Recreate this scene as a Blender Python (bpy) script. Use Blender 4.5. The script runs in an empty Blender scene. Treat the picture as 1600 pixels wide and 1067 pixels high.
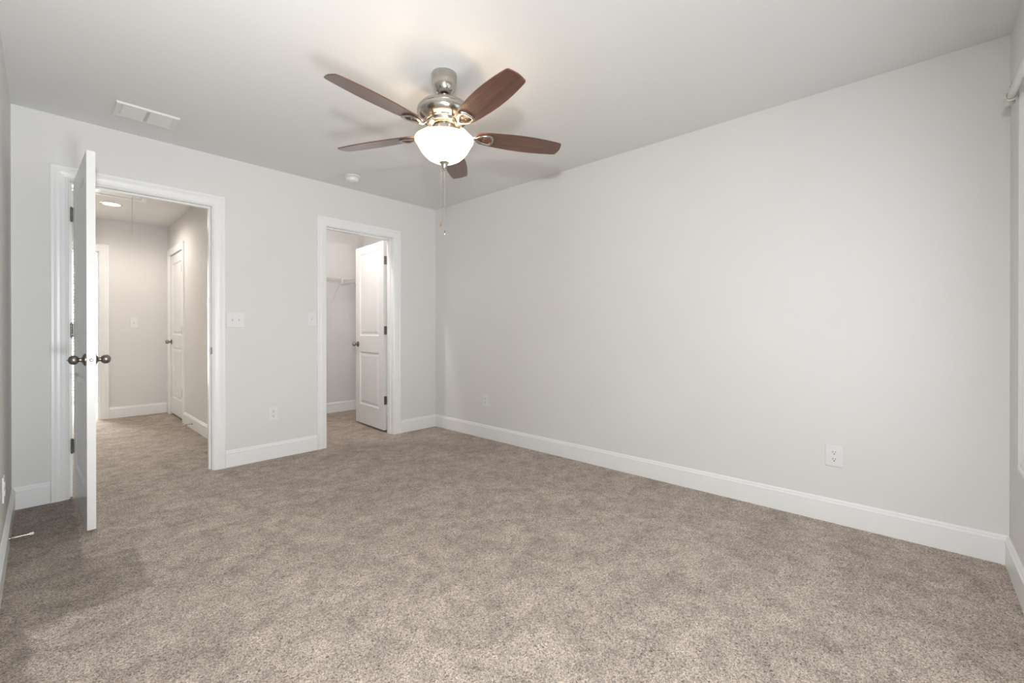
import bpy, bmesh, math, random
from mathutils import Vector, Matrix
random.seed(4)
scene = bpy.context.scene
col = scene.collection
R = math.radians

# ------------------------------------------------------------------ camera
cam_d = bpy.data.cameras.new('camera')
cam_d.sensor_width = 36.0
cam_d.lens = 679.64 / 1600 * 36
cam_d.shift_y = -(533.5 - 518.14) / 1600
cam_d.clip_start = 0.02
cam = bpy.data.objects.new('camera', cam_d)
col.objects.link(cam)
yaw, pit = 0.747106, 0.002589
d = Vector((math.cos(yaw) * math.cos(pit), math.sin(yaw) * math.cos(pit), -math.sin(pit)))
r = Vector((math.sin(yaw), -math.cos(yaw), 0))
u = r.cross(d)
m = Matrix((r, u, -d)).transposed().to_4x4()
m.translation = (0, 0, 1.08)
cam.matrix_world = m
scene.camera = cam

# ------------------------------------------------------------------ world, daylight, exposure
scene.view_settings.view_transform = 'Standard'
scene.view_settings.look = 'None'
scene.view_settings.gamma = 1
scene.view_settings.use_curve_mapping = False
scene.view_settings.exposure = 0.53
w = bpy.data.worlds.new('world')
scene.world = w
w.use_nodes = True
bg = w.node_tree.nodes['Background']
bg.inputs[0].default_value = (0.93, 0.97, 1.0, 1)
bg.inputs[1].default_value = 1.1


def area(name, loc, direction, sx, sy, power, color):
    l = bpy.data.lights.new(name, 'AREA')
    l.shape = 'RECTANGLE'
    l.size, l.size_y = sx, sy
    l.energy = power
    l.color = color
    o = bpy.data.objects.new(name, l)
    o.location = loc
    o.rotation_euler = Vector(direction).to_track_quat('-Z', 'Z').to_euler()
    col.objects.link(o)
    return o


area('daylight_bedroom', (1.75, -0.62, 1.35), (0, 1, 0.06), 2.1, 1.8, 6, (0.97, 0.985, 1.0))
area('daylight_far_room', (0.45, 9.3, 1.3), (0, -1, 0), 1.4, 2.1, 420, (1.0, 0.98, 0.95))


def spot(name, loc, aim, power, color, size, rad, blend=0.8):
    l = bpy.data.lights.new(name, 'SPOT')
    l.energy, l.color, l.spot_size, l.spot_blend, l.shadow_soft_size = power, color, size, blend, rad
    o = bpy.data.objects.new(name, l)
    o.location = loc
    o.rotation_euler = (Vector(aim) - Vector(loc)).to_track_quat('-Z', 'Y').to_euler()
    col.objects.link(o)
    return o


# photographer's flash by the camera; unseen bounce spot added to brighten the room
spot('bounce_fill', (0.35, -0.12, 0.75), (0.95, 3.70, 2.00), 85, (0.96, 0.978, 1.0), R(78), 0.17)
spot('direct_flash', (-0.05, -0.02, 1.50), (1.15, 2.1, 0.20), 105, (0.96, 0.976, 1.0), R(178), 0.04, 0.7)

# ------------------------------------------------------------------ dimensions
XL, XR, YB, YA, H = -0.127, 3.026, -0.321, 3.980, 2.44
T = 0.115
YA2 = YA + T
HX = 1.128           # right wall of the hall
YF = 7.251           # far wall of the hall
YC = 5.635           # back wall of the closet
HL = -0.65


# ------------------------------------------------------------------ materials
def mat(name, color=(0.8, 0.8, 0.8), rough=0.5, metal=0.0, bump=None, var=None, emit=None, spec=None):
    mt = bpy.data.materials.new(name)
    mt.use_nodes = True
    nt = mt.node_tree
    b = nt.nodes['Principled BSDF']
    b.inputs['Base Color'].default_value = (*color, 1)
    b.inputs['Roughness'].default_value = rough
    b.inputs['Metallic'].default_value = metal
    if spec is not None:
        b.inputs['Specular IOR Level'].default_value = spec
    if emit:
        b.inputs['Emission Color'].default_value = (*emit[0], 1)
        b.inputs['Emission Strength'].default_value = emit[1]
    tc = nt.nodes.new('ShaderNodeTexCoord')
    if var:
        n = nt.nodes.new('ShaderNodeTexNoise')
        n.inputs['Scale'].default_value = var[0]
        n.inputs['Detail'].default_value = 4
        nt.links.new(tc.outputs['Object'], n.inputs['Vector'])
        cr = nt.nodes.new('ShaderNodeValToRGB')
        k = var[1]
        cr.color_ramp.elements[0].position = 0.3
        cr.color_ramp.elements[1].position = 0.7
        cr.color_ramp.elements[0].color = (*[c * (1 - k) for c in color], 1)
        cr.color_ramp.elements[1].color = (*[min(1, c * (1 + k)) for c in color], 1)
        nt.links.new(n.outputs['Fac'], cr.inputs['Fac'])
        nt.links.new(cr.outputs['Color'], b.inputs['Base Color'])
    if bump:
        n = nt.nodes.new('ShaderNodeTexNoise')
        n.inputs['Scale'].default_value = bump[0]
        n.inputs['Detail'].default_value = 3
        nt.links.new(tc.outputs['Object'], n.inputs['Vector'])
        bp = nt.nodes.new('ShaderNodeBump')
        bp.inputs['Strength'].default_value = bump[1]
        bp.inputs['Distance'].default_value = bump[2]
        nt.links.new(n.outputs['Fac'], bp.inputs['Height'])
        nt.links.new(bp.outputs['Normal'], b.inputs['Normal'])
    return mt


M = {}
M['wall'] = mat('wall_paint', (0.755, 0.75, 0.735), 0.75, bump=(220, 0.12, 0.001), var=(1.5, 0.012), spec=0.25)
M['hallwall'] = mat('hall_wall_paint', (0.755, 0.735, 0.72), 0.75, bump=(220, 0.12, 0.001), var=(1.5, 0.012), spec=0.25)
M['ceiling'] = mat('ceiling_paint', (0.79, 0.79, 0.785), 0.9, bump=(160, 0.15, 0.001), spec=0.1)
M['trim'] = mat('trim_paint', (0.87, 0.87, 0.865), 0.32, bump=(40, 0.05, 0.001), var=(6, 0.01))
M['door'] = mat('door_paint', (0.80, 0.80, 0.79), 0.30, bump=(60, 0.05, 0.001), var=(6, 0.01))
M['plastic'] = mat('white_plastic', (0.80, 0.80, 0.79), 0.35, var=(20, 0.01))
M['slot'] = mat('dark_slot', (0.03, 0.03, 0.03), 0.6, var=(30, 0.1))
M['nickel'] = mat('brushed_nickel', (0.52, 0.49, 0.45), 0.20, 1.0, bump=(300, 0.05, 0.0005), var=(30, 0.06))
M['pewter'] = mat('aged_pewter', (0.30, 0.27, 0.245), 0.34, 1.0, bump=(200, 0.08, 0.0005), var=(40, 0.12))
M['hinge'] = mat('hinge_metal', (0.24, 0.22, 0.20), 0.38, 1.0, bump=(300, 0.2, 0.0005), var=(80, 0.15))
M['plate'] = mat('latch_plate_metal', (0.55, 0.535, 0.50), 0.45, 1.0, var=(60, 0.05))
M['rubber'] = mat('white_rubber', (0.8, 0.8, 0.78), 0.6, var=(60, 0.02))
M['wire'] = mat('white_vinyl_wire', (0.82, 0.81, 0.79), 0.4, var=(20, 0.01))
M['cord'] = mat('pull_cord', (0.62, 0.57, 0.50), 0.8, var=(90, 0.08))
M['wood_knob'] = mat('wood_pull_knob', (0.30, 0.17, 0.09), 0.4, var=(60, 0.2))
M['blind'] = mat('blind_vinyl', (0.85, 0.85, 0.82), 0.5, var=(20, 0.01))
M['rod'] = mat('curtain_rod_paint', (0.62, 0.61, 0.57), 0.4, var=(20, 0.03))
M['vent'] = mat('vent_enamel', (0.80, 0.79, 0.77), 0.4, var=(20, 0.01))
M['ventin'] = mat('vent_grey', (0.58, 0.58, 0.57), 0.6, var=(20, 0.03))  # plain grey for vent divider, switch screws and test button
M['lens'] = mat('downlight_lens', (0.9, 0.85, 0.75), 0.5, emit=((1.0, 0.80, 0.52), 14.0), var=(10, 0.01))
M['bulb'] = mat('closet_bulb_glass', (0.9, 0.88, 0.8), 0.5, emit=((1.0, 0.88, 0.74), 8.0), var=(10, 0.01))


def glass_mat():
    mt = bpy.data.materials.new('window_glass')
    mt.use_nodes = True
    nt = mt.node_tree
    nt.nodes.clear()
    out = nt.nodes.new('ShaderNodeOutputMaterial')
    mx = nt.nodes.new('ShaderNodeMixShader')
    tr = nt.nodes.new('ShaderNodeBsdfTransparent')
    gl = nt.nodes.new('ShaderNodeBsdfGlossy')
    gl.inputs['Roughness'].default_value = 0.02
    tr.inputs['Color'].default_value = (0.95, 0.97, 0.96, 1)
    mx.inputs[0].default_value = 0.07
    nt.links.new(tr.outputs[0], mx.inputs[1])
    nt.links.new(gl.outputs[0], mx.inputs[2])
    nt.links.new(mx.outputs[0], out.inputs[0])
    return mt


M['glass'] = glass_mat()


def bowl_mat():
    mt = bpy.data.materials.new('frosted_alabaster_glass')
    mt.use_nodes = True
    nt = mt.node_tree
    b = nt.nodes['Principled BSDF']
    out = nt.nodes['Material Output']
    b.inputs['Base Color'].default_value = (0.93, 0.88, 0.78, 1)
    b.inputs['Roughness'].default_value = 0.3
    b.inputs['Emission Color'].default_value = (1.0, 0.70, 0.38, 1)
    b.inputs['Emission Strength'].default_value = 2.2
    tl = nt.nodes.new('ShaderNodeBsdfTranslucent')
    tl.inputs['Color'].default_value = (0.98, 0.93, 0.82, 1)
    mx = nt.nodes.new('ShaderNodeMixShader')
    n = nt.nodes.new('ShaderNodeTexNoise')
    n.inputs['Scale'].default_value = 12
    mr = nt.nodes.new('ShaderNodeMapRange')
    mr.inputs[3].default_value = 0.50
    mr.inputs[4].default_value = 0.60
    nt.links.new(n.outputs['Fac'], mr.inputs[0])
    nt.links.new(mr.outputs[0], mx.inputs[0])
    nt.links.new(b.outputs[0], mx.inputs[1])
    nt.links.new(tl.outputs[0], mx.inputs[2])
    nt.links.new(mx.outputs[0], out.inputs[0])
    return mt


M['bowl'] = bowl_mat()


def wood_mat():
    mt = bpy.data.materials.new('walnut_blade')
    mt.use_nodes = True
    nt = mt.node_tree
    b = nt.nodes['Principled BSDF']
    tc = nt.nodes.new('ShaderNodeTexCoord')
    mp = nt.nodes.new('ShaderNodeMapping')
    mp.inputs['Scale'].default_value = (2.0, 34.0, 4.0)
    n = nt.nodes.new('ShaderNodeTexNoise')
    n.inputs['Scale'].default_value = 1.6
    n.inputs['Detail'].default_value = 7
    n.inputs['Distortion'].default_value = 0.5
    cr = nt.nodes.new('ShaderNodeValToRGB')
    e = cr.color_ramp.elements
    e[0].position, e[0].color = 0.30, (0.060, 0.026, 0.017, 1)
    e[1].position, e[1].color = 0.72, (0.165, 0.070, 0.042, 1)
    x = e.new(0.5)
    x.color = (0.105, 0.045, 0.029, 1)
    nt.links.new(tc.outputs['Object'], mp.inputs['Vector'])
    nt.links.new(mp.outputs[0], n.inputs['Vector'])
    nt.links.new(n.outputs['Fac'], cr.inputs['Fac'])
    nt.links.new(cr.outputs['Color'], b.inputs['Base Color'])
    b.inputs['Roughness'].default_value = 0.36
    b.inputs['Coat Weight'].default_value = 0.8
    b.inputs['Coat Roughness'].default_value = 0.30
    return mt


M['wood'] = wood_mat()


def carpet_mat():
    mt = bpy.data.materials.new('cut_pile_carpet')
    mt.use_nodes = True
    nt = mt.node_tree
    L = nt.links.new
    b = nt.nodes['Principled BSDF']
    b.inputs['Roughness'].default_value = 0.95
    b.inputs['Specular IOR Level'].default_value = 0.1
    b.inputs['Sheen Weight'].default_value = 0.15
    tc = nt.nodes.new('ShaderNodeTexCoord')

    def noise(scale, det, dist=0.0, vec=None, rough=0.55):
        n = nt.nodes.new('ShaderNodeTexNoise')
        n.inputs['Scale'].default_value = scale
        n.inputs['Detail'].default_value = det
        n.inputs['Distortion'].default_value = dist
        n.inputs['Roughness'].default_value = rough
        L(vec or tc.outputs['Object'], n.inputs['Vector'])
        return n.outputs['Fac']

    def ramp(src, p0, p1, c0, c1):
        cr = nt.nodes.new('ShaderNodeValToRGB')
        cr.color_ramp.elements[0].position = p0
        cr.color_ramp.elements[1].position = p1
        cr.color_ramp.elements[0].color = c0
        cr.color_ramp.elements[1].color = c1
        L(src, cr.inputs['Fac'])
        return cr.outputs['Color']

    def mixm(a, c, mode='MULTIPLY', fac=1.0):
        mx = nt.nodes.new('ShaderNodeMix')
        mx.data_type = 'RGBA'
        mx.blend_type = mode
        if isinstance(fac, float):
            mx.inputs[0].default_value = fac
        else:
            L(fac, mx.inputs[0])
        L(a, mx.inputs[6])
        L(c, mx.inputs[7])
        return mx.outputs[2]

    fib = noise(150, 3, 1.5)
    c1 = ramp(fib, 0.30, 0.60, (0.09, 0.065, 0.05, 1), (0.93, 0.80, 0.695, 1))
    fleck = noise(210, 2, 0.8)
    c2 = ramp(fleck, 0.30, 0.50, (0.45, 0.42, 0.40, 1), (1, 1, 1, 1))
    c = mixm(c1, c2)
    patch = noise(4.2, 7, 0.5, rough=0.68)
    c3 = ramp(patch, 0.36, 0.60, (0.84, 0.83, 0.82, 1), (1.03, 1.03, 1.02, 1))
    c = mixm(c, c3)
    mott = noise(11, 6, 0.6, rough=0.7)
    c = mixm(c, ramp(mott, 0.36, 0.58, (0.76, 0.75, 0.74, 1), (1.06, 1.05, 1.05, 1)))
    # brushed nap left by the vacuum: long strokes across the room, and by the door a patch brushed the other way, with door shadow painted in
    mp = nt.nodes.new('ShaderNodeMapping')
    mp.inputs['Rotation'].default_value = (0, 0, R(6))
    mp.inputs['Scale'].default_value = (1.2, 3.2, 1)
    L(tc.outputs['Object'], mp.inputs['Vector'])
    st = noise(1.5, 5, 0.8, mp.outputs[0], 0.6)
    c = mixm(c, ramp(st, 0.38, 0.52, (0.92, 0.918, 0.915, 1), (1.0, 1.0, 1.0, 1)))
    wob = nt.nodes.new('ShaderNodeTexNoise')
    wob.inputs['Scale'].default_value = 9
    wob.inputs['Detail'].default_value = 4
    L(tc.outputs['Object'], wob.inputs['Vector'])
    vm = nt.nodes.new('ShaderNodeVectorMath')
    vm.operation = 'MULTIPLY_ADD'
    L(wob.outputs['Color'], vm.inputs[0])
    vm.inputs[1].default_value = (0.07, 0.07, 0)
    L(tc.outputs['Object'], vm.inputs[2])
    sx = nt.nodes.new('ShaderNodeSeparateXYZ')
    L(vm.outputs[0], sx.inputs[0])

    def step(src, a, b_):
        mr = nt.nodes.new('ShaderNodeMapRange')
        mr.interpolation_type = 'SMOOTHSTEP'
        mr.inputs[1].default_value = a
        mr.inputs[2].default_value = b_
        L(src, mr.inputs[0])
        return mr.outputs[0]

    def mul(p, q, op='MULTIPLY'):
        mm = nt.nodes.new('ShaderNodeMath')
        mm.operation = op
        L(p, mm.inputs[0])
        L(q, mm.inputs[1])
        return mm.outputs[0]
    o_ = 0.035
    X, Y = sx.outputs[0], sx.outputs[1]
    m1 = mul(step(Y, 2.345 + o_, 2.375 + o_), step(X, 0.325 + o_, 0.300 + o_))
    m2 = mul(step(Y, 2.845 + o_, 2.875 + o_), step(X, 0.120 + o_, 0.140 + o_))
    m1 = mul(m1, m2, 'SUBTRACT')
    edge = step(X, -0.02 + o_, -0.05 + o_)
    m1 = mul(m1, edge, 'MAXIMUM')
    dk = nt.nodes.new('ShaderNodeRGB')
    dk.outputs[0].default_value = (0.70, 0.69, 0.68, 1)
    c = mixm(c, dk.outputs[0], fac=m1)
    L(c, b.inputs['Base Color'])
    bp = nt.nodes.new('ShaderNodeBump')
    bp.inputs['Strength'].default_value = 0.9
    bp.inputs['Distance'].default_value = 0.009
    ad = nt.nodes.new('ShaderNodeMath')
    ad.operation = 'ADD'
    L(fib, ad.inputs[0])
    L(mott, ad.inputs[1])
    L(ad.outputs[0], bp.inputs['Height'])
    L(bp.outputs['Normal'], b.inputs['Normal'])
    return mt


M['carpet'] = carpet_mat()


# ------------------------------------------------------------------ helpers
def tag(o, label=None, cat=None, group=None, kind=None):
    if label: o['label'] = label
    if cat: o['category'] = cat
    if group: o['group'] = group
    if kind: o['kind'] = kind
    return o


def empty(name, loc=(0, 0, 0), label=None, cat=None, group=None, kind=None, mtx=None):
    o = bpy.data.objects.new(name, None)
    o.empty_display_size = 0.05
    col.objects.link(o)
    if mtx is not None:
        o.matrix_world = mtx
    else:
        o.location = loc
    return tag(o, label, cat, group, kind)


def obj(name, bm, material, parent=None, smooth=False, bevel=0, mats=None, loc=None, segs=2):
    bmesh.ops.recalc_face_normals(bm, faces=bm.faces)
    me = bpy.data.meshes.new(name)
    bm.to_mesh(me)
    bm.free()
    o = bpy.data.objects.new(name, me)
    for k in (mats or [material]):
        me.materials.append(M[k])
    if smooth:
        for p in me.polygons:
            p.use_smooth = True
    if bevel:
        md = o.modifiers.new('bevel', 'BEVEL')
        md.width = bevel
        md.segments = segs
        md.limit_method = 'ANGLE'
        md.angle_limit = R(40)
    if smooth == 'auto':
        me.set_sharp_from_angle(angle=R(35))
    col.objects.link(o)
    if parent:
        o.parent = parent
    if loc is not None:
        o.location = loc
    return o


def box(bm, x0, x1, y0, y1, z0, z1, mi=0):
    vs = [bm.verts.new((x, y, z)) for x in (x0, x1) for y in (y0, y1) for z in (z0, z1)]
    for f in ((0, 1, 3, 2), (4, 6, 7, 5), (0, 4, 5, 1), (2, 3, 7, 6), (0, 2, 6, 4), (1, 5, 7, 3)):
        fc = bm.faces.new([vs[i] for i in f])
        fc.material_index = mi
    return vs


def lathe(bm, prof, n=40, center=(0, 0, 0), axis='z', mi=0):
    """prof: list of (radius, height)"""
    rings = []
    for rr, hh in prof:
        ring = []
        for k in range(n):
            a = 2 * math.pi * k / n
            q = (rr * math.cos(a), rr * math.sin(a), hh)
            if axis == 'x': q = (hh, rr * math.cos(a), rr * math.sin(a))
            if axis == 'y': q = (rr * math.cos(a), hh, rr * math.sin(a))
            ring.append(bm.verts.new(Vector(q) + Vector(center)))
        rings.append(ring)
    for a, b in zip(rings, rings[1:]):
        for k in range(n):
            f = bm.faces.new((a[k], a[(k + 1) % n], b[(k + 1) % n], b[k]))
            f.material_index = mi
    for ring in (rings[0], rings[-1]):
        if prof[rings.index(ring)][0] > 1e-5:
            try:
                f = bm.faces.new(ring)
                f.material_index = mi
            except ValueError:
                pass
    return rings


def tube(bm, pts, rad, n=8, closed=False, flat=1.0, mi=0):
    pts = [Vector(p) for p in pts]
    rings = []
    N = len(pts)
    prev = None
    for i, p in enumerate(pts):
        a = pts[(i - 1) % N] if (closed or i > 0) else p
        b = pts[(i + 1) % N] if (closed or i < N - 1) else p
        t = (b - a).normalized()
        ref = Vector((0, 0, 1)) if abs(t.z) < 0.9 else Vector((1, 0, 0))
        s = t.cross(ref).normalized()
        q = s.cross(t).normalized()
        rr = rad[i] if isinstance(rad, (list, tuple)) else rad
        rings.append([bm.verts.new(p + rr * (math.cos(2 * math.pi * k / n) * s + flat * math.sin(2 * math.pi * k / n) * q)) for k in range(n)])
    prs = list(zip(rings, rings[1:])) + ([(rings[-1], rings[0])] if closed else [])
    for a, b in prs:
        for k in range(n):
            f = bm.faces.new((a[k], a[(k + 1) % n], b[(k + 1) % n], b[k]))
            f.material_index = mi
    if not closed:
        bm.faces.new(rings[0])
        bm.faces.new(rings[-1])


def sweep(bm, path, ms, n, prof, closed=False):
    """path points, per-point in-plane offset vectors, normal n, prof (a along m, b along n)"""
    rings = []
    n = Vector(n)
    for P, mm in zip(path, ms):
        rings.append([bm.verts.new(Vector(P) + a * Vector(mm) + b * n) for a, b in prof])
    K = len(prof)
    prs = list(zip(rings, rings[1:])) + ([(rings[-1], rings[0])] if closed else [])
    for a, b in prs:
        for k in range(K):
            bm.faces.new((a[k], a[(k + 1) % K], b[(k + 1) % K], b[k]))
    if not closed:
        bm.faces.new(rings[0])
        bm.faces.new(rings[-1])


BASE = [(0, 0), (0.014, 0), (0.014, 0.096), (0.0125, 0.0985), (0.0155, 0.101), (0.0155, 0.112), (0.012, 0.1165), (0.010, 0.120), (0.0105, 0.1245), (0.0075, 0.1285), (0.004, 0.133), (0, 0.133)]


def baseboard(name, path, ms, label):
    bm = bmesh.new()
    sweep(bm, [(x, y, 0) for x, y in path], [(a, b, 0) for a, b in ms], (0, 0, 1), BASE)
    return tag(obj(name, bm, 'trim'), label, 'baseboard', kind='structure')


CAS = [(0, 0), (0, 0.009), (0.004, 0.0115), (0.010, 0.0105), (0.014, 0.0125), (0.030, 0.0145), (0.040, 0.0175), (0.052, 0.0175), (0.060, 0.0155), (0.066, 0.0185), (0.076, 0.019), (0.0815, 0.016), (0.0825, 0)]


def casing(name, axis, fixed, n, a0, a1, top, label, bottom=0.0, closed=False):
    """door casing around an opening; axis 'x': runs along x at y=fixed; 'y': along y at x=fixed"""
    def P(a, z):
        return (a, fixed, z) if axis == 'x' else (fixed, a, z)
    def V(a, z):
        return (a, 0, z) if axis == 'x' else (0, a, z)
    bm = bmesh.new()
    if closed:
        path = [P(a0, bottom), P(a0, top), P(a1, top), P(a1, bottom)]
        ms = [V(-1, -1), V(-1, 1), V(1, 1), V(1, -1)]
    else:
        path = [P(a0, bottom), P(a0, top), P(a1, top), P(a1, bottom)]
        ms = [V(-1, 0), V(-1, 1), V(1, 1), V(1, 0)]
    sweep(bm, path, ms, n, CAS, closed)
    return tag(obj(name, bm, 'trim'), label, 'door casing' if not closed else 'window casing', kind='structure')


def frame_mtx(origin, xdir, zdir=(0, 0, 1)):
    """local x = xdir, local y = up, local z = x cross up (out of the wall)"""
    x = Vector(xdir).normalized()
    y = Vector((0, 0, 1))
    z = x.cross(y)
    m4 = Matrix((x, y, z)).transposed().to_4x4()
    m4.translation = origin
    return m4


# ------------------------------------------------------------------ shell
def slab(name, boxes, m_, label, cat='wall'):
    bm = bmesh.new()
    for b in boxes:
        box(bm, *b)
    return tag(obj(name, bm, m_), label, cat, kind='structure')


FX0, FX1, FY0, FY1 = -1.7, 3.2, -0.44, 9.15
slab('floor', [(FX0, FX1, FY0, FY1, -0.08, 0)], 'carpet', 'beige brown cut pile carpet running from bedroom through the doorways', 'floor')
slab('ceiling', [(FX0, FX1, FY0, FY1, H, H + 0.1)], 'ceiling', 'flat white painted ceiling above the bedroom and hall', 'ceiling')
slab('wall_left', [(XL - T, XL, YB - T, YA2, 0, H)], 'wall', 'pale grey wall at the far left edge beside the open door')
# jamb openings (rough): entry .100-.909 / closet 1.759-2.496, head 2.065
E0, E1, C0, C1, HD = 0.115, 0.894, 1.774, 2.481, 2.045
J = 0.019
slab('wall_front', [(XL, E0 - 0.003 - J + 0.017, YA, YA2, 0, H), (E1, C0, YA, YA2, 0, H), (C1, XR, YA, YA2, 0, H),
                    (E0 - 0.005, E1, YA, YA2, HD, H), (C0, C1, YA, YA2, HD, H)], 'wall', 'pale grey wall with the hall doorway and the closet doorway')
slab('wall_right', [(XR, XR + T, YB - T, YC + T, 0, H)], 'wall', 'long blank pale grey wall on the right with two outlets')
WX0, WX1, WZ0, WZ1 = 0.78, 2.5665, 0.600, 1.978
slab('wall_back', [(XL - T, WX0, YB - T, YB, 0, H), (WX1, XR + T, YB - T, YB, 0, H), (WX0, WX1, YB - T, YB, 0, WZ0), (WX0, WX1, YB - T, YB, WZ1, H)],
     'wall', 'pale grey wall with the window at the right edge of the photo')
HD0, HD1 = 6.335, 7.080
slab('wall_hall_right', [(HX, HX + T, YA2, HD0, 0, H), (HX, HX + T, HD1, YF, 0, H), (HX, HX + T, HD0, HD1, HD, H), (HX + 0.06, HX + T, HD0, HD1, 0, HD)],
     'hallwall', 'right hand wall of the hall holding the closed door')
FD0, FD1 = -0.300, 0.472
slab('wall_hall_far', [(HL - T, FD0, YF, YF + T, 0, H), (FD1, HX + T, YF, YF + T, 0, H), (FD0, FD1, YF, YF + T, HD, H)],
     'hallwall', 'far end wall of the hall with a light switch')
slab('wall_hall_left', [(HL - T, HL, YA2, YF, 0, H), (HL - T, XL - T, YA, YA2, 0, H)], 'hallwall', 'left wall of the hall hidden behind the open door')
slab('wall_closet_back', [(HX + T, XR, YC, YC + T, 0, H)], 'hallwall', 'back wall of the walk-in closet behind the wire shelf')
VX0, VX1, VZ0, VZ1, YV = -0.25, 1.15, 0.12, 2.18, 9.0
slab('wall_far_room', [(-1.6, VX0, YV, YV + T, 0, H), (VX1, 2.0, YV, YV + T, 0, H), (VX0, VX1, YV, YV + T, 0, VZ0), (VX0, VX1, YV, YV + T, VZ1, H),
                       (-1.7, -1.6, YF, YV + T, 0, H), (2.0, 2.1, YF, YV + T, 0, H), (-1.6, HL - T, YF, YF + T, 0, H), (HX + T, 2.0, YF, YF + T, 0, H)],
     'hallwall', 'walls of the bright room beyond the end of the hall')

# baseboards
baseboard('baseboard_left', [(XL, YB), (XL, YA)], [(1, 1), (1, -1)], 'white baseboard along the left wall behind the open door')
baseboard('baseboard_back', [(XL, YB), (XR, YB)], [(1, 1), (-1, 1)], 'white baseboard below the window at the right edge')
baseboard('baseboard_right', [(XR, YB), (XR, YA)], [(-1, 1), (-1, -1)], 'long white baseboard under the blank right wall')
baseboard('baseboard_front_left', [(XL, YA), (E0 - 0.083, YA)], [(1, -1), (0, -1)], 'short white baseboard left of the hall doorway')
baseboard('baseboard_front_middle', [(E1 + 0.083, YA), (C0 - 0.083, YA)], [(0, -1), (0, -1)], 'white baseboard between the hall and closet doorways')
baseboard('baseboard_front_right', [(C1 + 0.083, YA), (XR, YA)], [(0, -1), (-1, -1)], 'short white baseboard right of the closet doorway')
baseboard('baseboard_hall_right', [(HX, YA2), (HX, HD0 - 0.083)], [(-1, 0), (-1, 0)], 'white baseboard on the right wall of the hall')
baseboard('baseboard_hall_far', [(FD1 + 0.083, YF), (HX, YF)], [(0, -1), (-1, -1)], 'white baseboard along the far end of the hall')
baseboard('baseboard_closet_back', [(HX + T, YC), (XR, YC)], [(1, -1), (-1, -1)], 'white baseboard at the back of the closet')
baseboard('baseboard_closet_right', [(XR, YA2), (XR, YC)], [(-1, 0), (-1, -1)], 'white baseboard on the right side of the closet')
baseboard('baseboard_closet_left', [(HX + T, YA2), (HX + T, YC)], [(1, 0), (1, -1)], 'white baseboard on the left side of the closet')

# casings
casing('trim_1', 'x', YA, (0, -1, 0), E0, E1, HD, 'white moulded casing around the hall doorway')
casing('trim_2', 'x', YA, (0, -1, 0), C0, C1, HD, 'white moulded casing around the closet doorway')
casing('trim_3', 'y', HX, (-1, 0, 0), HD0, HD1, HD, 'white casing around the closed door in the hall')
casing('trim_4', 'x', YF, (0, -1, 0), FD0, FD1, HD, 'white casing around the opening at the far end of the hall')
casing('trim_5', 'x', YB, (0, 1, 0), WX0, WX1, WZ1, 'white picture frame casing around the window', bottom=WZ0, closed=True)
casing('trim_9', 'x', YA2, (0, 1, 0), C0, C1, HD, 'white casing on the closet side of the closet doorway')
casing('trim_10', 'x', YA2, (0, 1, 0), E0, E1, HD, 'white casing on the hall side of the hall doorway')


def jamb(name, a0, a1, top, y0, y1, stop0, stop1, label, axis='x'):
    bm = bmesh.new()
    t = 0.005
    s = 0.012
    def bx(a, b, c, d_, e, f):
        if axis == 'x': box(bm, a, b, c, d_, e, f)
        else: box(bm, c, d_, a, b, e, f)
    bx(a0 - 0.003, a0 + t, y0, y1, 0, top - t)
    bx(a1 - t, a1 + 0.0, y0, y1, 0, top - t)
    bx(a0 - 0.003, a1, y0, y1, top - t, top)
    bx(a0 + t, a0 + t + s, stop0, stop1, 0, top - t - s)
    bx(a1 - t - s, a1 - t, stop0, stop1, 0, top - t - s)
    bx(a0 + t, a1 - t, stop0, stop1, top - t - s, top - t)
    return tag(obj(name, bm, 'trim'), label, 'door jamb', kind='structure')


jamb('trim_6', E0, E1, HD, YA - 0.002, YA2, YA + 0.040, YA + 0.075, 'white door jamb lining the hall doorway')
jamb('trim_7', C0, C1, HD, YA - 0.002, YA2, YA + 0.042, YA + 0.077, 'white door jamb lining the closet doorway')
jamb('trim_8', FD0, FD1, HD, YF - 0.002, YF + T, YF + 0.04, YF + 0.075, 'white jamb lining the opening at the far end of the hall')


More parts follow.
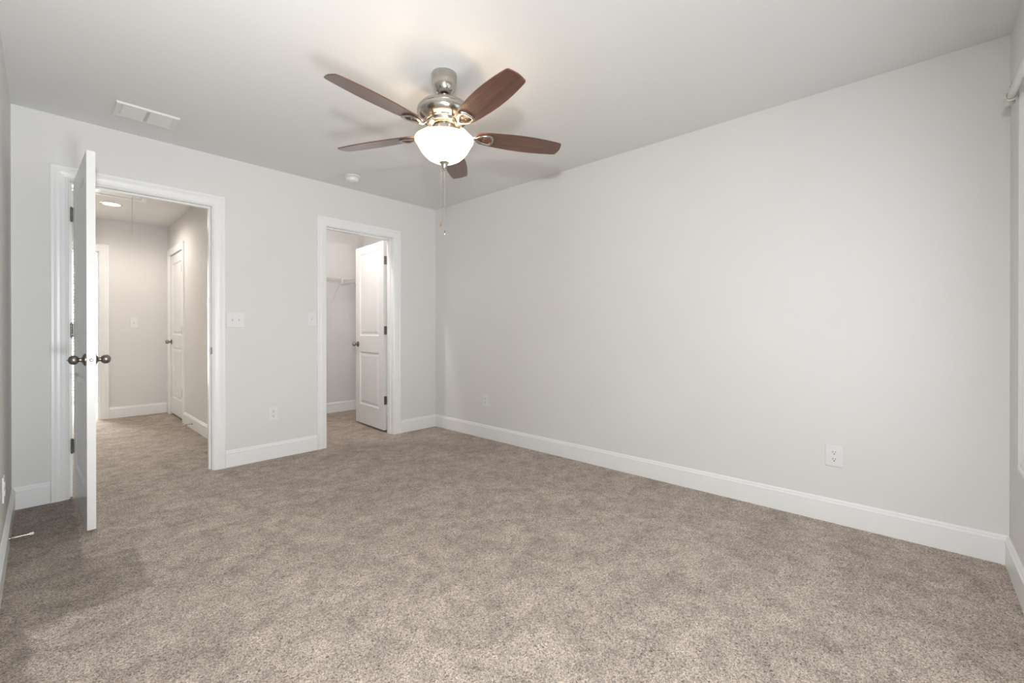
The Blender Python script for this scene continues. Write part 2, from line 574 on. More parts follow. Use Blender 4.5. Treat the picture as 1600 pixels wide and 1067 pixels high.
# ------------------------------------------------------------------ windows
def window(name, x0, x1, z0, z1, ya, yb, label, lites=2):
    root = empty(name, ((x0 + x1) / 2, (ya + yb) / 2, z0), label, 'window', kind='structure')
    cx, cy = root.location.x, root.location.y
    w2, h, dp = (x1 - x0) / 2, z1 - z0, abs(yb - ya) / 2
    bm = bmesh.new()
    for b in ((-w2, -w2 + 0.03, 0, h), (w2 - 0.03, w2, 0, h), (-w2 + 0.03, w2 - 0.03, 0, 0.03), (-w2 + 0.03, w2 - 0.03, h - 0.03, h)):
        box(bm, b[0], b[1], -dp, dp, b[2], b[3])
    if lites == 2:
        box(bm, -0.04, 0.04, -dp, dp, 0.03, h - 0.03)
    obj('window_frame', bm, 'trim', root)
    spans = [(-w2 + 0.03, -0.04), (0.04, w2 - 0.03)] if lites == 2 else [(-w2 + 0.03, 0), (0, w2 - 0.03)]
    for a, b in spans:
        for k, (c, e, yo) in enumerate(((0.03, h / 2, 0.0), (h / 2, h - 0.03, -0.02))):
            bm = bmesh.new()
            box(bm, a, a + 0.04, yo - 0.015, yo + 0.015, c, e)
            box(bm, b - 0.04, b, yo - 0.015, yo + 0.015, c, e)
            box(bm, a + 0.04, b - 0.04, yo - 0.015, yo + 0.015, c, c + 0.04)
            box(bm, a + 0.04, b - 0.04, yo - 0.015, yo + 0.015, e - 0.04, e)
            s = obj('sash', bm, 'trim', root)
            bm = bmesh.new()
            box(bm, a + 0.04, b - 0.04, yo - 0.002, yo + 0.002, c + 0.04, e - 0.04)
            obj('pane', bm, 'glass', s)
    return root


window('window_1', WX0, WX1, WZ0, WZ1, YB - T + 0.01, YB - 0.035, 'double hung bedroom window at the right edge of the photo')
window('window_2', VX0, VX1, VZ0, VZ1, YV + 0.03, YV + T - 0.01, 'bright window seen past the open door through the hall')

# blinds of the far window
bl = empty('window_blind', ((VX0 + VX1) / 2, YV - 0.04, VZ1), 'white horizontal slat blind glowing behind the open door beyond the hall', 'blind')
bm = bmesh.new()
box(bm, -0.74, 0.74, -0.025, 0.025, -0.03, 0.03)
obj('head_rail', bm, 'blind', bl)
bm = bmesh.new()
for k in range(42):
    z = -0.07 - k * 0.047
    v = [bm.verts.new(q) for q in ((-0.73, -0.018, z - 0.012), (0.73, -0.018, z - 0.012), (0.73, 0.018, z + 0.012), (-0.73, 0.018, z + 0.012),
                                   (-0.73, -0.018, z - 0.009), (0.73, -0.018, z - 0.009), (0.73, 0.018, z + 0.015), (-0.73, 0.018, z + 0.015))]
    for f in ((0, 1, 2, 3), (4, 5, 6, 7), (0, 1, 5, 4), (1, 2, 6, 5), (2, 3, 7, 6), (3, 0, 4, 7)):
        bm.faces.new([v[i] for i in f])
obj('slats', bm, 'blind', bl)
bm = bmesh.new()
for x in (-0.5, 0, 0.5):
    box(bm, x - 0.002, x + 0.002, -0.021, -0.019, -2.05, -0.03)
obj('ladder_cord', bm, 'cord', bl)

# curtain rod over the bedroom window
rod = empty('curtain_rod', (2.700, YB + 0.038, 2.022), 'grey white curtain rod end over the window at the upper right edge', 'curtain rod')
bm = bmesh.new()
tube(bm, [(-2.2, 0, 0), (-0.03, 0, 0)], 0.0125, 20)
obj('rod', bm, 'rod', rod, smooth='auto')
bm = bmesh.new()
lathe(bm, [(0.0, -0.035), (0.013, -0.035), (0.013, -0.022), (0.009, -0.018), (0.009, -0.010), (0.016, -0.002), (0.0185, 0.008), (0.016, 0.018), (0.008, 0.025), (0.0, 0.027)], 24, axis='x')
obj('finial', bm, 'rod', rod, smooth='auto')
for x in (-0.055, -2.1):
    bm = bmesh.new()
    box(bm, x - 0.010, x + 0.010, -0.038, -0.019, -0.02, 0.075)
    tube(bm, [(x, -0.018, 0.055), (x, -0.006, 0.050), (x, 0.004, 0.035), (x, 0.002, 0.012)], 0.006, 10)
    tube(bm, [(x, 0.0165 * math.cos(a), 0.0165 * math.sin(a)) for a in [k * math.pi / 8 for k in range(16)]], 0.004, 8, closed=True)
    obj('bracket', bm, 'rod', rod, smooth='auto')


# ------------------------------------------------------------------ doors
def leaf_mesh(wd, ht, th, panels):
    """x 0..wd, y -th..0, z 0..ht, recessed moulded panels on both faces"""
    bm = bmesh.new()
    xs = sorted({0, wd, *[v for p in panels for v in (p[0], p[1])]})
    zs = sorted({0, ht, *[v for p in panels for v in (p[2], p[3])]})
    for y, sg in ((0, -1), (-th, 1)):
        for a, b in zip(xs, xs[1:]):
            for c, e in zip(zs, zs[1:]):
                mid = ((a + b) / 2, (c + e) / 2)
                pn = [p for p in panels if p[0] < mid[0] < p[1] and p[2] < mid[1] < p[3]]
                if pn:
                    continue
                bm.faces.new([bm.verts.new(q) for q in ((a, y, c), (b, y, c), (b, y, e), (a, y, e))])
        for (a, b, c, e) in panels:
            prev = None
            for ins, dep in ((0, 0), (0.010, 0.009), (0.022, 0.010), (0.046, 0.003), (0.050, 0.003)):
                ring = [bm.verts.new(q) for q in ((a + ins, y + sg * dep, c + ins), (b - ins, y + sg * dep, c + ins), (b - ins, y + sg * dep, e - ins), (a + ins, y + sg * dep, e - ins))]
                if prev:
                    for k in range(4):
                        bm.faces.new((prev[k], prev[(k + 1) % 4], ring[(k + 1) % 4], ring[k]))
                prev = ring
            bm.faces.new(prev)
    for q in (((0, 0, 0), (0, -th, 0), (0, -th, ht), (0, 0, ht)), ((wd, 0, 0), (wd, -th, 0), (wd, -th, ht), (wd, 0, ht)),
              ((0, 0, 0), (wd, 0, 0), (wd, -th, 0), (0, -th, 0)), ((0, 0, ht), (wd, 0, ht), (wd, -th, ht), (0, -th, ht))):
        bm.faces.new([bm.verts.new(v) for v in q])
    bmesh.ops.remove_doubles(bm, verts=bm.verts, dist=0.0001)
    return bm


KNOB = [(0.0, 0.0), (0.033, 0.0), (0.033, 0.004), (0.028, 0.009), (0.020, 0.012), (0.0125, 0.016), (0.0105, 0.024), (0.0115, 0.028), (0.0145, 0.030), (0.0195, 0.034),
        (0.0235, 0.041), (0.0250, 0.050), (0.0235, 0.059), (0.018, 0.067), (0.010, 0.072), (0.0, 0.073)]


def knob(parent, x, z, y0, sg, pip=False):
    bm = bmesh.new()
    lathe(bm, [(a, y0 + sg * b * 0.91) for a, b in KNOB], 32, (x, 0, z), 'y')
    if pip:
        lathe(bm, [(0.003, y0 + sg * 0.064), (0.003, y0 + sg * 0.071), (0.0, y0 + sg * 0.072)], 10, (x, 0, z), 'y')
    return obj('knob', bm, 'pewter', parent, smooth='auto')


def hinge(parent, pin, z, leafdir, jambdir, leaflen=0.034):
    """pin (x,y) of the knuckle in the parent's frame, plates along two directions"""
    bm = bmesh.new()
    hh = 0.0445
    for k in range(5):
        a = z - hh + k * 2 * hh / 5
        lathe(bm, [(0.0, a + 0.0006), (0.0062, a + 0.0006), (0.0062, a + 2 * hh / 5 - 0.0006), (0.0, a + 2 * hh / 5 - 0.0006)], 14, (pin[0], pin[1], 0))
    for s in (-1, 1):
        lathe(bm, [(0.0, z + s * hh), (0.0045, z + s * hh), (0.003, z + s * (hh + 0.004)), (0.0, z + s * (hh + 0.0045))], 12, (pin[0], pin[1], 0))
    for dr in (leafdir, jambdir):
        if dr is None: continue
        dv = Vector((dr[0], dr[1], 0)).normalized()
        nv = Vector((-dv.y, dv.x, 0)) * 0.0012
        p0 = Vector((pin[0], pin[1], 0)) + dv * 0.003
        p1 = p0 + dv * leaflen
        vs = []
        for p in (p0, p1):
            for q in (nv, -nv):
                for zz in (z - hh, z + hh):
                    vs.append(bm.verts.new(p + q + Vector((0, 0, zz))))
        for f in ((0, 1, 3, 2), (4, 5, 7, 6), (0, 1, 5, 4), (2, 3, 7, 6), (0, 2, 6, 4), (1, 3, 7, 5)):
            bm.faces.new([vs[i] for i in f])
    return obj('hinge', bm, 'hinge', parent, smooth='auto')


def place(o, x, y, ang):
    o.location = (x, y, 0)
    o.rotation_euler = (0, 0, ang)


HZ = (1.825, 1.082, 0.338)
# door_1: open into the bedroom. local +x from hinge to free edge, local y=0 is the face towards the left wall side
d1 = empty('door_1', label='white two panel bedroom door standing wide open, its edge towards the viewer', cat='door', kind='structure')
W1 = 0.757
pn = [(0.115, W1 - 0.115, 0.21, 0.80), (0.115, W1 - 0.115, 0.985, 1.90)]
bm = leaf_mesh(W1, 2.015, 0.035, pn)
for v in bm.verts: v.co.y *= -1          # body towards +y when closed
leaf = obj('door_leaf', bm, 'door', d1, bevel=0.0015, loc=(0, 0, 0.02))
place(d1, 0.1365, 3.966, R(-88.30))
kx = W1 - 0.062
knob(d1, kx, 0.923, 0.0, -1, True)
knob(d1, kx, 0.923, 0.035, 1)
bm = bmesh.new()
box(bm, W1 - 0.001, W1 + 0.0012, 0.0055, 0.0295, 0.895, 0.952)
lp = obj('latch_plate', bm, 'plate', d1, bevel=0.0008)
tag(lp, 'pale metal latch plate on the door edge')
bm = bmesh.new()
lathe(bm, [(0, 0.0), (0.0085, 0.0), (0.0085, 0.009), (0.006, 0.012), (0, 0.012)], 16, (W1, 0.0175, 0.923), 'x')
for z in (0.902, 0.945):
    lathe(bm, [(0, 0), (0.003, 0), (0.002, 0.0022), (0, 0.0024)], 10, (W1, 0.0175, z), 'x')
obj('latch_bolt', bm, 'hinge', lp, smooth='auto')
for z in HZ:
    hinge(d1, (-0.006, -0.0085), z, (0, 1), (-0.10, 1.0), 0.040)

# door_2: closet door, opened into the closet
d2 = empty('door_2', label='white two panel closet door swung open inside the closet', cat='door', kind='structure')
W2 = 0.690
pn = [(0.110, W2 - 0.110, 0.215, 0.815), (0.110, W2 - 0.110, 1.0, 1.93)]
bm = leaf_mesh(W2, 2.012, 0.035, pn)
leaf = obj('door_leaf', bm, 'door', d2, bevel=0.0015, loc=(0, 0, 0.022))
# local +x hinge->free, body y -th..0 ; direction 85 deg from +X, body must lie towards -x world => local +y
for v in leaf.data.vertices: v.co.y *= -1
leaf.data.flip_normals()
place(d2, 2.4915, 4.128, R(86.2))
knob(d2, W2 - 0.062, 0.923, 0.0, -1)
knob(d2, W2 - 0.062, 0.923, 0.035, 1)
for z in HZ:
    hinge(d2, (-0.012, -0.004), z, (0, 1), (-0.9, 0.42), 0.036)

# door_3: closed door on the hall's right wall
d3 = empty('door_3', label='closed white two panel door on the right side of the hall', cat='door', kind='structure')
W3 = HD1 - HD0 - 0.012
pn = [(0.110, W3 - 0.110, 0.20, 0.84), (0.110, W3 - 0.110, 1.0, 1.90)]
leaf = obj('door_leaf', leaf_mesh(W3, 2.008, 0.035, pn), 'door', d3, bevel=0.0015, loc=(0, 0, 0.026))
for v in leaf.data.vertices: v.co.y *= -1
leaf.data.flip_normals()
# local +x = world +y, local +y (up to 0.035) = world -x  -> shift into the wall
place(d3, HX + 0.038, HD0 + 0.006, R(90))
knob(d3, W3 - 0.062, 0.935, 0.035, 1)
for z in HZ:
    hinge(d3, (-0.002, 0.045), z, (0.2, -1), None, 0.01)

# strike plate on the hall doorway jamb
bm = bmesh.new()
box(bm, E1 - 0.0072, E1 - 0.0048, YA + 0.004, YA + 0.032, 0.895, 0.952)
box(bm, E1 - 0.0085, E1 - 0.0048, YA - 0.006, YA + 0.006, 0.902, 0.945)
tag(obj('strike_plate', bm, 'hinge', bevel=0.0005), 'dark metal strike plate on the right jamb of the hall doorway', 'strike plate')


# ------------------------------------------------------------------ plates
def outlet(pos, xdir, label, name='wall_outlet', ph=0.118, pw=0.076):
    root = empty(name, mtx=frame_mtx(pos, xdir), label=label, cat='outlet', group=None)
    bm = bmesh.new()
    box(bm, -pw / 2, pw / 2, -ph / 2, ph / 2, 0, 0.006)
    obj('cover_plate', bm, 'plastic', root, bevel=0.003, segs=3)
    for s in (1, -1):
        cy = s * 0.0195
        bm = bmesh.new()
        vs0, vs1 = [], []
        for k in range(28):
            a = 2 * math.pi * k / 28
            x, y = 0.0172 * math.cos(a), max(-0.0135, min(0.0135, 0.0172 * math.sin(a)))
            vs0.append(bm.verts.new((x, cy + y, 0.005)))
            vs1.append(bm.verts.new((x, cy + y, 0.0085)))
        bm.faces.new(vs1)
        for k in range(28):
            bm.faces.new((vs0[k], vs0[(k + 1) % 28], vs1[(k + 1) % 28], vs1[k]))
        rc = obj('receptacle', bm, 'plastic', root)
        bm = bmesh.new()
        box(bm, -0.0078, -0.0053, cy + 0.000, cy + 0.0088, 0.0075, 0.0088)
        box(bm, 0.0053, 0.0078, cy + 0.001, cy + 0.0080, 0.0075, 0.0088)
        lathe(bm, [(0, 0.0075), (0.0031, 0.0075), (0.0031, 0.0088), (0, 0.0088)], 12, (0, cy - 0.0065, 0))
        obj('slots', bm, 'slot', rc)
    bm = bmesh.new()
    lathe(bm, [(0, 0.0055), (0.0030, 0.0055), (0.0025, 0.0075), (0, 0.0078)], 12)
    obj('screw', bm, 'plastic', root)
    return root


def switch(pos, xdir, label, gangs=1, pw=0.076, ph=0.122):
    root = empty('light_switch', mtx=frame_mtx(pos, xdir), label=label, cat='light switch')
    bm = bmesh.new()
    box(bm, -pw / 2, pw / 2, -ph / 2, ph / 2, 0, 0.006)
    obj('cover_plate', bm, 'plastic', root, bevel=0.003, segs=3)
    for g in range(gangs):
        gx = (g - (gangs - 1) / 2) * 0.046
        bm = bmesh.new()
        vs = [bm.verts.new(q) for q in ((gx - 0.005, -0.012, 0.005), (gx + 0.005, -0.012, 0.005), (gx + 0.005, 0.012, 0.005), (gx - 0.005, 0.012, 0.005),
                                        (gx - 0.004, 0.004, 0.018), (gx + 0.004, 0.004, 0.018), (gx + 0.004, 0.011, 0.016), (gx - 0.004, 0.011, 0.016))]
        for f in ((0, 1, 2, 3), (4, 5, 6, 7), (0, 1, 5, 4), (1, 2, 6, 5), (2, 3, 7, 6), (3, 0, 4, 7)):
            bm.faces.new([vs[i] for i in f])
        obj('toggle', bm, 'plastic', root, bevel=0.001)
        for y in (-0.030, 0.030):
            bm = bmesh.new()
            lathe(bm, [(0, 0.0055), (0.0028, 0.0055), (0.0023, 0.0075), (0, 0.0078)], 12, (gx, y, 0))
            obj('screw', bm, 'ventin', root)
    return root


XA = (1, 0, 0)
outlet((1.326, YA, 0.378), XA, 'white outlet low on the wall between the two doorways')
outlet((XR, 3.160, 0.379), (0, -1, 0), 'small far white outlet on the right wall near the room corner')
outlet((XR, 0.331, 0.375), (0, -1, 0), 'large near white outlet on the right wall', pw=0.082)
outlet((XL, 3.10, 0.345), (0, 1, 0), 'white outlet on the left wall, cut by the left edge of the photo')
switch((1.049, YA, 1.164), XA, 'white double switch plate right of the hall doorway', 2, 0.122, 0.120)
switch((1.645, YA, 1.180), XA, 'white single switch plate left of the closet doorway')
switch((0.789, YF, 1.175), XA, 'white single switch plate on the far wall of the hall')


# ------------------------------------------------------------------ door stops
def stop_mesh(root, L, tip):
    bm = bmesh.new()
    lathe(bm, [(0, 0), (0.011, 0), (0.011, 0.003), (0.006, 0.006), (0.0045, 0.012), (0.0035, 0.02), (0.0032, L - 0.014), (0.0, L - 0.014)], 16, axis='z')
    obj('stem', bm, 'nickel', root, smooth='auto')
    bm = bmesh.new()
    lathe(bm, [(0, L - 0.016), (0.0062, L - 0.016), (0.0070, L - 0.010), (0.0062, L), (0, L + 0.0005)], 16, axis='z')
    tag(obj('bumper', bm, 'rubber', root, smooth='auto'), 'white rubber bumper')


def mtx_dir(loc, zd):
    q = Vector(zd).to_track_quat('Z', 'Y').to_matrix().to_4x4()
    q.translation = loc
    return q


s1 = empty('door_stop', mtx=mtx_dir((XL + 0.014, 3.275, 0.053), (1, 0, 0.01)), label='metal door stop with white tip on the left baseboard', cat='door stop')
stop_mesh(s1, 0.082, True)
s2 = empty('door_stop', mtx=mtx_dir((HX - 0.014, 5.80, 0.060), (-1, 0, -0.02)), label='metal door stop on the baseboard of the hall', cat='door stop')
stop_mesh(s2, 0.082, True)

# ------------------------------------------------------------------ ceiling vents, smoke detector
def vent(name, cx, cy, wx, wy, label, sections=2, slats=9):
    root = empty(name, (cx, cy, H), label, 'vent')
    bm = bmesh.new()
    fr = 0.022
    prof = [(0, 0), (fr, 0), (fr, -0.009), (0.010, -0.0115), (0.004, -0.0105), (0, -0.004)]
    hx, hy = wx / 2, wy / 2
    sweep(bm, [(-hx, -hy, 0), (hx, -hy, 0), (hx, hy, 0), (-hx, hy, 0)], [(1, 1, 0), (-1, 1, 0), (-1, -1, 0), (1, -1, 0)], (0, 0, 1), prof, True)
    obj('frame', bm, 'vent', root)
    bm = bmesh.new()
    box(bm, -hx + fr, hx - fr, -hy + fr, hy - fr, -0.007, -0.005)
    obj('backing', bm, 'vent', root)
    if sections == 2:
        bm = bmesh.new()
        box(bm, -0.009, 0.009, -hy + fr, hy - fr, -0.0105, -0.007)
        obj('divider', bm, 'ventin', root)
        sp = [(-hx + fr + 0.012, -0.009), (0.009, hx - fr - 0.012)]
    else:
        sp = [(-hx + fr, hx - fr)]
    for a, b in sp:
        bm = bmesh.new()
        for k in range(slats):
            y = -hy + fr + (k + 0.5) * (wy - 2 * fr) / slats
            hw = (wy - 2 * fr) / slats * 0.46
            vs = [bm.verts.new(q) for q in ((a, y - hw, -0.0080), (b, y - hw, -0.0080), (b, y + hw, -0.0112), (a, y + hw, -0.0112),
                                            (a, y - hw, -0.0070), (b, y - hw, -0.0070), (b, y + hw, -0.0102), (a, y + hw, -0.0102))]
            for f in ((0, 1, 2, 3), (4, 5, 6, 7), (0, 1, 5, 4), (1, 2, 6, 5), (2, 3, 7, 6), (3, 0, 4, 7)):
                bm.faces.new([vs[i] for i in f])
        obj('louvre_panel', bm, 'vent', root)
    return root


vent('ceiling_vent', 0.451, 3.567, 0.305, 0.220, 'white rectangular two section vent on the bedroom ceiling')
vent('ceiling_vent', 0.885, 5.62, 0.18, 0.32, 'small white vent beside the attic hatch on the hall ceiling', sections=1)

sd = empty('smoke_detector', (1.858, 3.638, H), 'round white smoke detector on the ceiling beyond the fan', 'smoke detector')
bm = bmesh.new()
lathe(bm, [(0, 0), (0.066, 0), (0.067, -0.006), (0.064, -0.013), (0.052, -0.015), (0, -0.015)], 40)
obj('mounting_base', bm, 'plastic', sd, smooth='auto')
bm = bmesh.new()
lathe(bm, [(0, -0.014), (0.049, -0.015), (0.052, -0.019), (0.053, -0.034), (0.048, -0.044), (0.036, -0.050), (0, -0.052)], 40)
for k in range(24):
    a = 2 * math.pi * k / 24
    c, s = math.cos(a), math.sin(a)
    vs = [bm.verts.new((rr * c - tt * s, rr * s + tt * c, z)) for rr in (0.050, 0.0545) for tt in (-0.003, 0.003) for z in (-0.030, -0.021)]
    for f in ((0, 1, 3, 2), (4, 6, 7, 5), (0, 4, 5, 1), (2, 3, 7, 6), (0, 2, 6, 4), (1, 5, 7, 3)):
        bm.faces.new([vs[i] for i in f])
obj('cover', bm, 'plastic', sd, smooth='auto')
bm = bmesh.new()
lathe(bm, [(0, -0.050), (0.008, -0.050), (0.007, -0.0535), (0, -0.054)], 16, (0.012, -0.018, 0))
obj('test_button', bm, 'ventin', sd, smooth='auto')

# ------------------------------------------------------------------ hall ceiling: hatch, cord, downlight
HX0, HX1, HY0, HY1 = 0.14, 0.745, 4.60, 5.94
ht = empty('attic_hatch', ((HX0 + HX1) / 2, (HY0 + HY1) / 2, H), 'white attic hatch panel on the hall ceiling', 'hatch')
hx, hy = (HX1 - HX0) / 2, (HY1 - HY0) / 2
bm = bmesh.new()
sweep(bm, [(-hx, -hy, 0), (hx, -hy, 0), (hx, hy, 0), (-hx, hy, 0)], [(1, 1, 0), (-1, 1, 0), (-1, -1, 0), (1, -1, 0)], (0, 0, 1),
      [(0, 0), (0.05, 0), (0.05, -0.010), (0.045, -0.014), (0.006, -0.018), (0, -0.012)], True)
obj('trim_frame', bm, 'trim', ht)
bm = bmesh.new()
box(bm, -hx + 0.055, hx - 0.055, -hy + 0.055, hy - 0.055, -0.008, -0.001)
obj('hatch_panel', bm, 'trim', ht)
bm = bmesh.new()
tube(bm, [(0, 0, 0), (0, 0, -0.40)], 0.0018, 8)
pc = tag(obj('pull_cord', bm, 'cord', loc=(0.619, 5.80, H - 0.008)), 'thin cord hanging from the attic hatch in the hall', 'pull cord')
bm = bmesh.new()
lathe(bm, [(0, -0.39), (0.004, -0.392), (0.011, -0.405), (0.012, -0.412), (0.008, -0.418), (0, -0.42)], 16)
obj('pull_knob', bm, 'plastic', pc, smooth='auto')

dl = empty('recessed_light', (0.506, 6.328, H), 'glowing round recessed light on the hall ceiling', 'ceiling light')
bm = bmesh.new()
lathe(bm, [(0.070, 0), (0.095, 0), (0.094, -0.005), (0.085, -0.008), (0.070, -0.006), (0.070, 0)], 40)
obj('trim_ring', bm, 'plastic', dl, smooth='auto')
bm = bmesh.new()
lathe(bm, [(0, -0.004), (0.069, -0.004), (0.069, -0.001), (0, -0.001)], 40)
obj('lens', bm, 'lens', dl)


def point(name, loc, power, color, rad=0.03, parent=None, spot=None):
    l = bpy.data.lights.new(name, 'SPOT' if spot else 'POINT')
    l.energy = power
    l.color = color
    l.shadow_soft_size = rad
    if spot:
        l.spot_size = spot
        l.spot_blend = 0.6
    o = bpy.data.objects.new(name, l)
    col.objects.link(o)
    o.location = loc
    if parent: o.parent = parent
    return o


point('hall_downlight_glow', (0.506, 6.328, H - 0.03), 27, (1.0, 0.90, 0.83), 0.06, spot=R(172))

# closet lamp, unseen: slim flush disc added to brighten the closet
cl = empty('closet_light', (1.62, 4.22, H), 'slim round flush light added on the closet ceiling, out of view', 'ceiling light')
bm = bmesh.new()
lathe(bm, [(0, 0), (0.085, 0), (0.086, -0.006), (0.078, -0.014), (0.070, -0.014), (0.070, -0.010), (0, -0.010)], 40)
obj('trim_ring', bm, 'plastic', cl, smooth='auto')
bm = bmesh.new()
lathe(bm, [(0, -0.011), (0.069, -0.011), (0.069, -0.0135), (0, -0.0145)], 40)
obj('lens', bm, 'bulb', cl, smooth='auto')
point('closet_light_glow', (1.62, 4.22, H - 0.045), 21, (1.0, 0.93, 0.89), 0.02)


# ------------------------------------------------------------------ closet wire shelves
def wire_shelf(name, label, L, mtx, depth=0.305, brace_at=()):
    """local x along the wall 0..L, local y out from the wall, z up; deck at z=0"""
    root = empty(name, mtx=mtx, label=label, cat='shelf')
    bm = bmesh.new()
    for y, z in ((0.006, 0), (depth * 0.5, -0.003), (depth, 0), (depth, -0.048), (depth - 0.005, 0.0)):
        tube(bm, [(0, y, z), (L, y, z)], 0.0032, 8)
    obj('long_rods', bm, 'wire', root, smooth=True)
    bm = bmesh.new()
    n = int(L / 0.0254)
    for k in range(n + 1):
        x = min(L - 0.002, 0.004 + k * 0.0254)
        tube(bm, [(x, 0.004, 0.003), (x, depth, 0.003), (x, depth + 0.002, -0.048)], 0.0014, 5)
    tag(obj('cross_wires', bm, 'wire', root, smooth=True))
    for x in brace_at:
        bm = bmesh.new()
        tube(bm, [(x, depth - 0.006, -0.004), (x, 0.008, -0.285)], 0.0042, 8)
        box(bm, x - 0.008, x + 0.008, 0, 0.008, -0.31, -0.27)
        obj('brace', bm, 'wire', root, smooth='auto')
        bm = bmesh.new()
        box(bm, x - 0.010, x + 0.010, depth - 0.004, depth + 0.008, -0.052, 0.006)
        obj('clip', bm, 'plastic', root)
    return root


def shelf_mtx(o, x, y):
    x, y = Vector(x), Vector(y)
    z = x.cross(y)
    m4 = Matrix((x, y, z)).transposed().to_4x4()
    m4.translation = o
    return m4


SZ = 1.735
# back wall: y out = -Y ; x = -X so z is up
wire_shelf('wire_shelf', 'white wire shelf on the back wall of the closet', XR - HX - T - 0.34, shelf_mtx((XR - 0.32, YC, SZ), (-1, 0, 0), (0, -1, 0)), brace_at=(0.12, 0.75))
# right wall: out = -X ; x = +Y  -> z = (0,1,0)x(-1,0,0) = (0,0,1)
wire_shelf('wire_shelf', 'white wire shelf on the closet side wall, glimpsed past the door hinges', YC - YA2 - 0.03, shelf_mtx((XR, YA2 + 0.02, SZ), (0, 1, 0), (-1, 0, 0)), brace_at=(0.75,))

# ------------------------------------------------------------------ ceiling fan
FAN = (1.455, 1.838)
fan = empty('ceiling_fan', (*FAN, H), 'brushed nickel ceiling fan with five walnut blades and lit glass bowl', 'ceiling fan')


def fpart(name, prof, m_, n=56, parent=None):
    bm = bmesh.new()
    lathe(bm, [(a, z - H) for a, z in prof], n)
    return obj(name, bm, m_, parent or fan, smooth='auto')


fpart('canopy', [(0, 2.44), (0.066, 2.44), (0.067, 2.432), (0.065, 2.420), (0.066, 2.415), (0.065, 2.400), (0.0615, 2.375), (0.054, 2.354), (0.043, 2.340), (0.030, 2.333), (0.020, 2.332), (0, 2.334)], 'nickel')
fpart('downrod', [(0, 2.34), (0.013, 2.34), (0.013, 2.325), (0.030, 2.322), (0.030, 2.312), (0.020, 2.300), (0, 2.300)], 'nickel')
fpart('motor_housing', [(0, 2.312), (0.030, 2.310), (0.060, 2.303), (0.095, 2.289), (0.125, 2.270), (0.141, 2.250), (0.1415, 2.247), (0.140, 2.245), (0.143, 2.243), (0.144, 2.230), (0.138, 2.214), (0.122, 2.198), (0.100, 2.186), (0.098, 2.184), (0, 2.184)], 'nickel')
band = fpart('motor_vent_ring', [(0, 2.186), (0.096, 2.186), (0.093, 2.180), (0.089, 2.170), (0.083, 2.166), (0, 2.166)], 'nickel')
for k in range(10):
    bm = bmesh.new()
    a = 2 * math.pi * (k + 0.5) / 10
    vs = []
    for da in (-0.19, 0.19):
        for rr in (0.088, 0.1085):
            for z in (2.1905, 2.196):
                vs.append(bm.verts.new((rr * math.cos(a + da), rr * math.sin(a + da), z - H - 0.0065 + (0.0 if rr < 0.1 else 0.004))))
    for f in ((0, 1, 3, 2), (4, 5, 7, 6), (0, 1, 5, 4), (2, 3, 7, 6), (0, 2, 6, 4), (1, 3, 7, 5)):
        bm.faces.new([vs[i] for i in f])
    obj('vent_slot', bm, 'slot', band)
fpart('switch_housing', [(0, 2.168), (0.058, 2.168), (0.062, 2.164), (0.062, 2.144), (0.064, 2.142), (0.064, 2.137), (0.060, 2.134), (0, 2.134)], 'nickel')
fitter = fpart('light_fitter', [(0, 2.136), (0.060, 2.136), (0.070, 2.130), (0.071, 2.122), (0.060, 2.119), (0, 2.119)], 'nickel')
# central rod carrying the bowl
fpart('centre_rod', [(0, 2.12), (0.005, 2.12), (0.005, 1.972), (0, 1.972)], 'nickel', 12)
# glass bowl, open on top
bm = bmesh.new()
prof_o = [(0.1490, 2.0955), (0.1530, 2.0950), (0.1552, 2.0905), (0.1540, 2.0850), (0.1480, 2.0775), (0.1430, 2.070), (0.1375, 2.058), (0.1260, 2.038), (0.1100, 2.016), (0.0880, 1.996), (0.0600, 1.981), (0.0300, 1.974), (0.008, 1.972)]
prof_i = [(a - 0.004 if a > 0.02 else a, z + 0.003) for a, z in reversed(prof_o)]
pf = prof_o + [(a, z) for a, z in prof_i if z < 2.0965]
rings = []
for a, z in pf:
    rings.append([bm.verts.new((a * math.cos(2 * math.pi * k / 72), a * math.sin(2 * math.pi * k / 72), z - H)) for k in range(72)])
for a, b in zip(rings, rings[1:] + rings[:1]):
    for k in range(72):
        bm.faces.new((a[k], a[(k + 1) % 72], b[(k + 1) % 72], b[k]))
obj('glass_bowl', bm, 'bowl', fan, smooth='auto')
fpart('finial', [(0, 1.976), (0.024, 1.976), (0.026, 1.972), (0.020, 1.966), (0.014, 1.955), (0.011, 1.944), (0.0075, 1.942), (0.008, 1.937), (0.005, 1.932), (0, 1.931)], 'nickel', 28)
# bulbs in the bowl
BA = R(-72)
for s in (-1, 1):
    bm = bmesh.new()
    lathe(bm, [(0, 0.0), (0.010, 0.0), (0.012, 0.016), (0.021, 0.034), (0.022, 0.046), (0.016, 0.058), (0.0, 0.064)], 20, axis='x')
    b = obj('bulb', bm, 'bulb', fan, smooth='auto')
    b.location = (s * 0.018 * math.cos(BA), s * 0.018 * math.sin(BA), 2.078 - H)
    b.rotation_euler = (0, 0, BA + (0 if s > 0 else math.pi))

BZ = 2.127 - H
PITCH = R(-12.4)
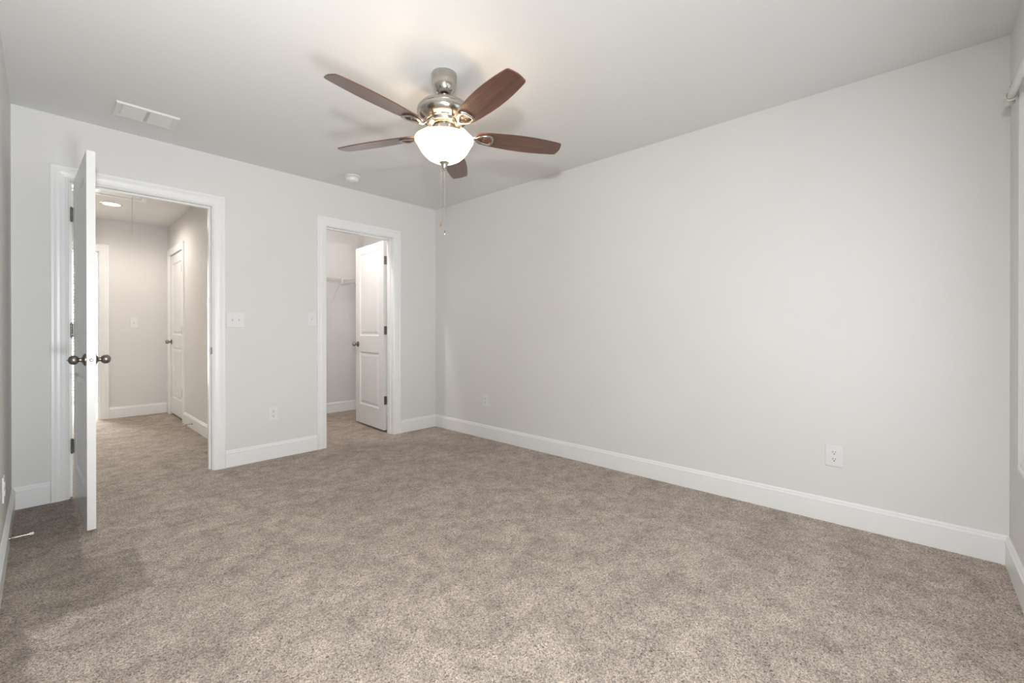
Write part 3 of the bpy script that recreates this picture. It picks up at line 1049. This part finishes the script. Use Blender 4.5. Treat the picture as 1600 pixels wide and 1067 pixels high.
# blade outline
side = [(0.170, 0.0), (0.172, 0.022), (0.180, 0.036), (0.196, 0.046), (0.23, 0.0530), (0.29, 0.0595), (0.36, 0.0650), (0.43, 0.0675), (0.50, 0.0660), (0.56, 0.0615), (0.61, 0.0560), (0.642, 0.0515), (0.650, 0.0490), (0.656, 0.044), (0.662, 0.020), (0.664, 0.0)]
bm = bmesh.new()
outl = side + [(x, -y) for x, y in reversed(side[1:-1])]
top = [bm.verts.new((x, y, 0.003)) for x, y in outl]
bot = [bm.verts.new((x, y, -0.003)) for x, y in outl]
bm.faces.new(top)
bm.faces.new(bot)
for k in range(len(outl)):
    bm.faces.new((top[k], top[(k + 1) % len(outl)], bot[(k + 1) % len(outl)], bot[k]))
blade0 = obj('blade', bm, 'wood', fan, bevel=0.0012)
blade0.rotation_mode = 'XYZ'

# bracket: strap from the motor, rounded triangular loop under the blade
bm = bmesh.new()
loop = []
for x, y in ((0.172, 0.006), (0.190, 0.020), (0.212, 0.031), (0.236, 0.036), (0.252, 0.033), (0.259, 0.018), (0.261, 0.0)):
    loop.append((x, y, -0.0085))
loop = loop + [(x, -y, z) for x, y, z in reversed(loop[:-1])]
tube(bm, loop, [0.0075] * len(loop), 10, closed=True, flat=0.6)
tube(bm, [(0.080, 0, 0.046), (0.105, 0, 0.040), (0.130, 0, 0.016), (0.152, 0, -0.006), (0.180, 0, -0.009)], [0.016, 0.013, 0.010, 0.010, 0.012], 12, flat=0.45)
for y in (-0.018, 0.018):
    lathe(bm, [(0, -0.003), (0.005, -0.003), (0.0045, -0.0065), (0, -0.0075)], 12, (0.215, y * 0.6, 0))
brk0 = obj('blade_bracket', bm, 'nickel', blade0, smooth='auto')
th0 = R(42.3)
for k in range(5):
    if k == 0:
        b = blade0
    else:
        b = blade0.copy()
        col.objects.link(b)
        b.parent = fan
        c = brk0.copy()
        col.objects.link(c)
        c.parent = b
    a = th0 + k * 2 * math.pi / 5
    b.location = (0, 0, BZ)
    # positive y side is lower
    b.rotation_euler = (Matrix.Rotation(a, 3, 'Z') @ Matrix.Rotation(PITCH, 3, 'X')).to_euler()

# pull chains hanging behind the bowl
for (dx, dy, zt, zb, m_) in ((-0.0125, 0.0125, 1.985, 1.655, 'nickel'), (0.006, 0.004, 1.94, 1.615, 'nickel')):
    bm = bmesh.new()
    n = int((zt - zb) / 0.0048)
    for k in range(n):
        z = zt - H - k * 0.0048
        lathe(bm, [(0.0, z), (0.0015, z - 0.0008), (0.0017, z - 0.0020), (0.0015, z - 0.0032), (0.0006, z - 0.0040), (0.0006, z - 0.0048)], 6, (dx, dy, 0))
    ch = obj('pull_chain', bm, m_, fan, smooth=True)
    bm = bmesh.new()
    z = zb - H
    lathe(bm, [(0, z + 0.004), (0.0025, z + 0.003), (0.0035, z - 0.006), (0.0048, z - 0.016), (0.0035, z - 0.023), (0, z - 0.026)], 16, (dx, dy, 0))
    obj('pull_knob', bm, 'wood_knob' if dx < 0 else 'nickel', ch, smooth='auto')
for s in (-1, 1):
    point('fan_bulb_glow', (FAN[0] + s * 0.100 * math.cos(BA), FAN[1] + s * 0.100 * math.sin(BA), 2.090), 0.9, (1.0, 0.76, 0.52), 0.015)
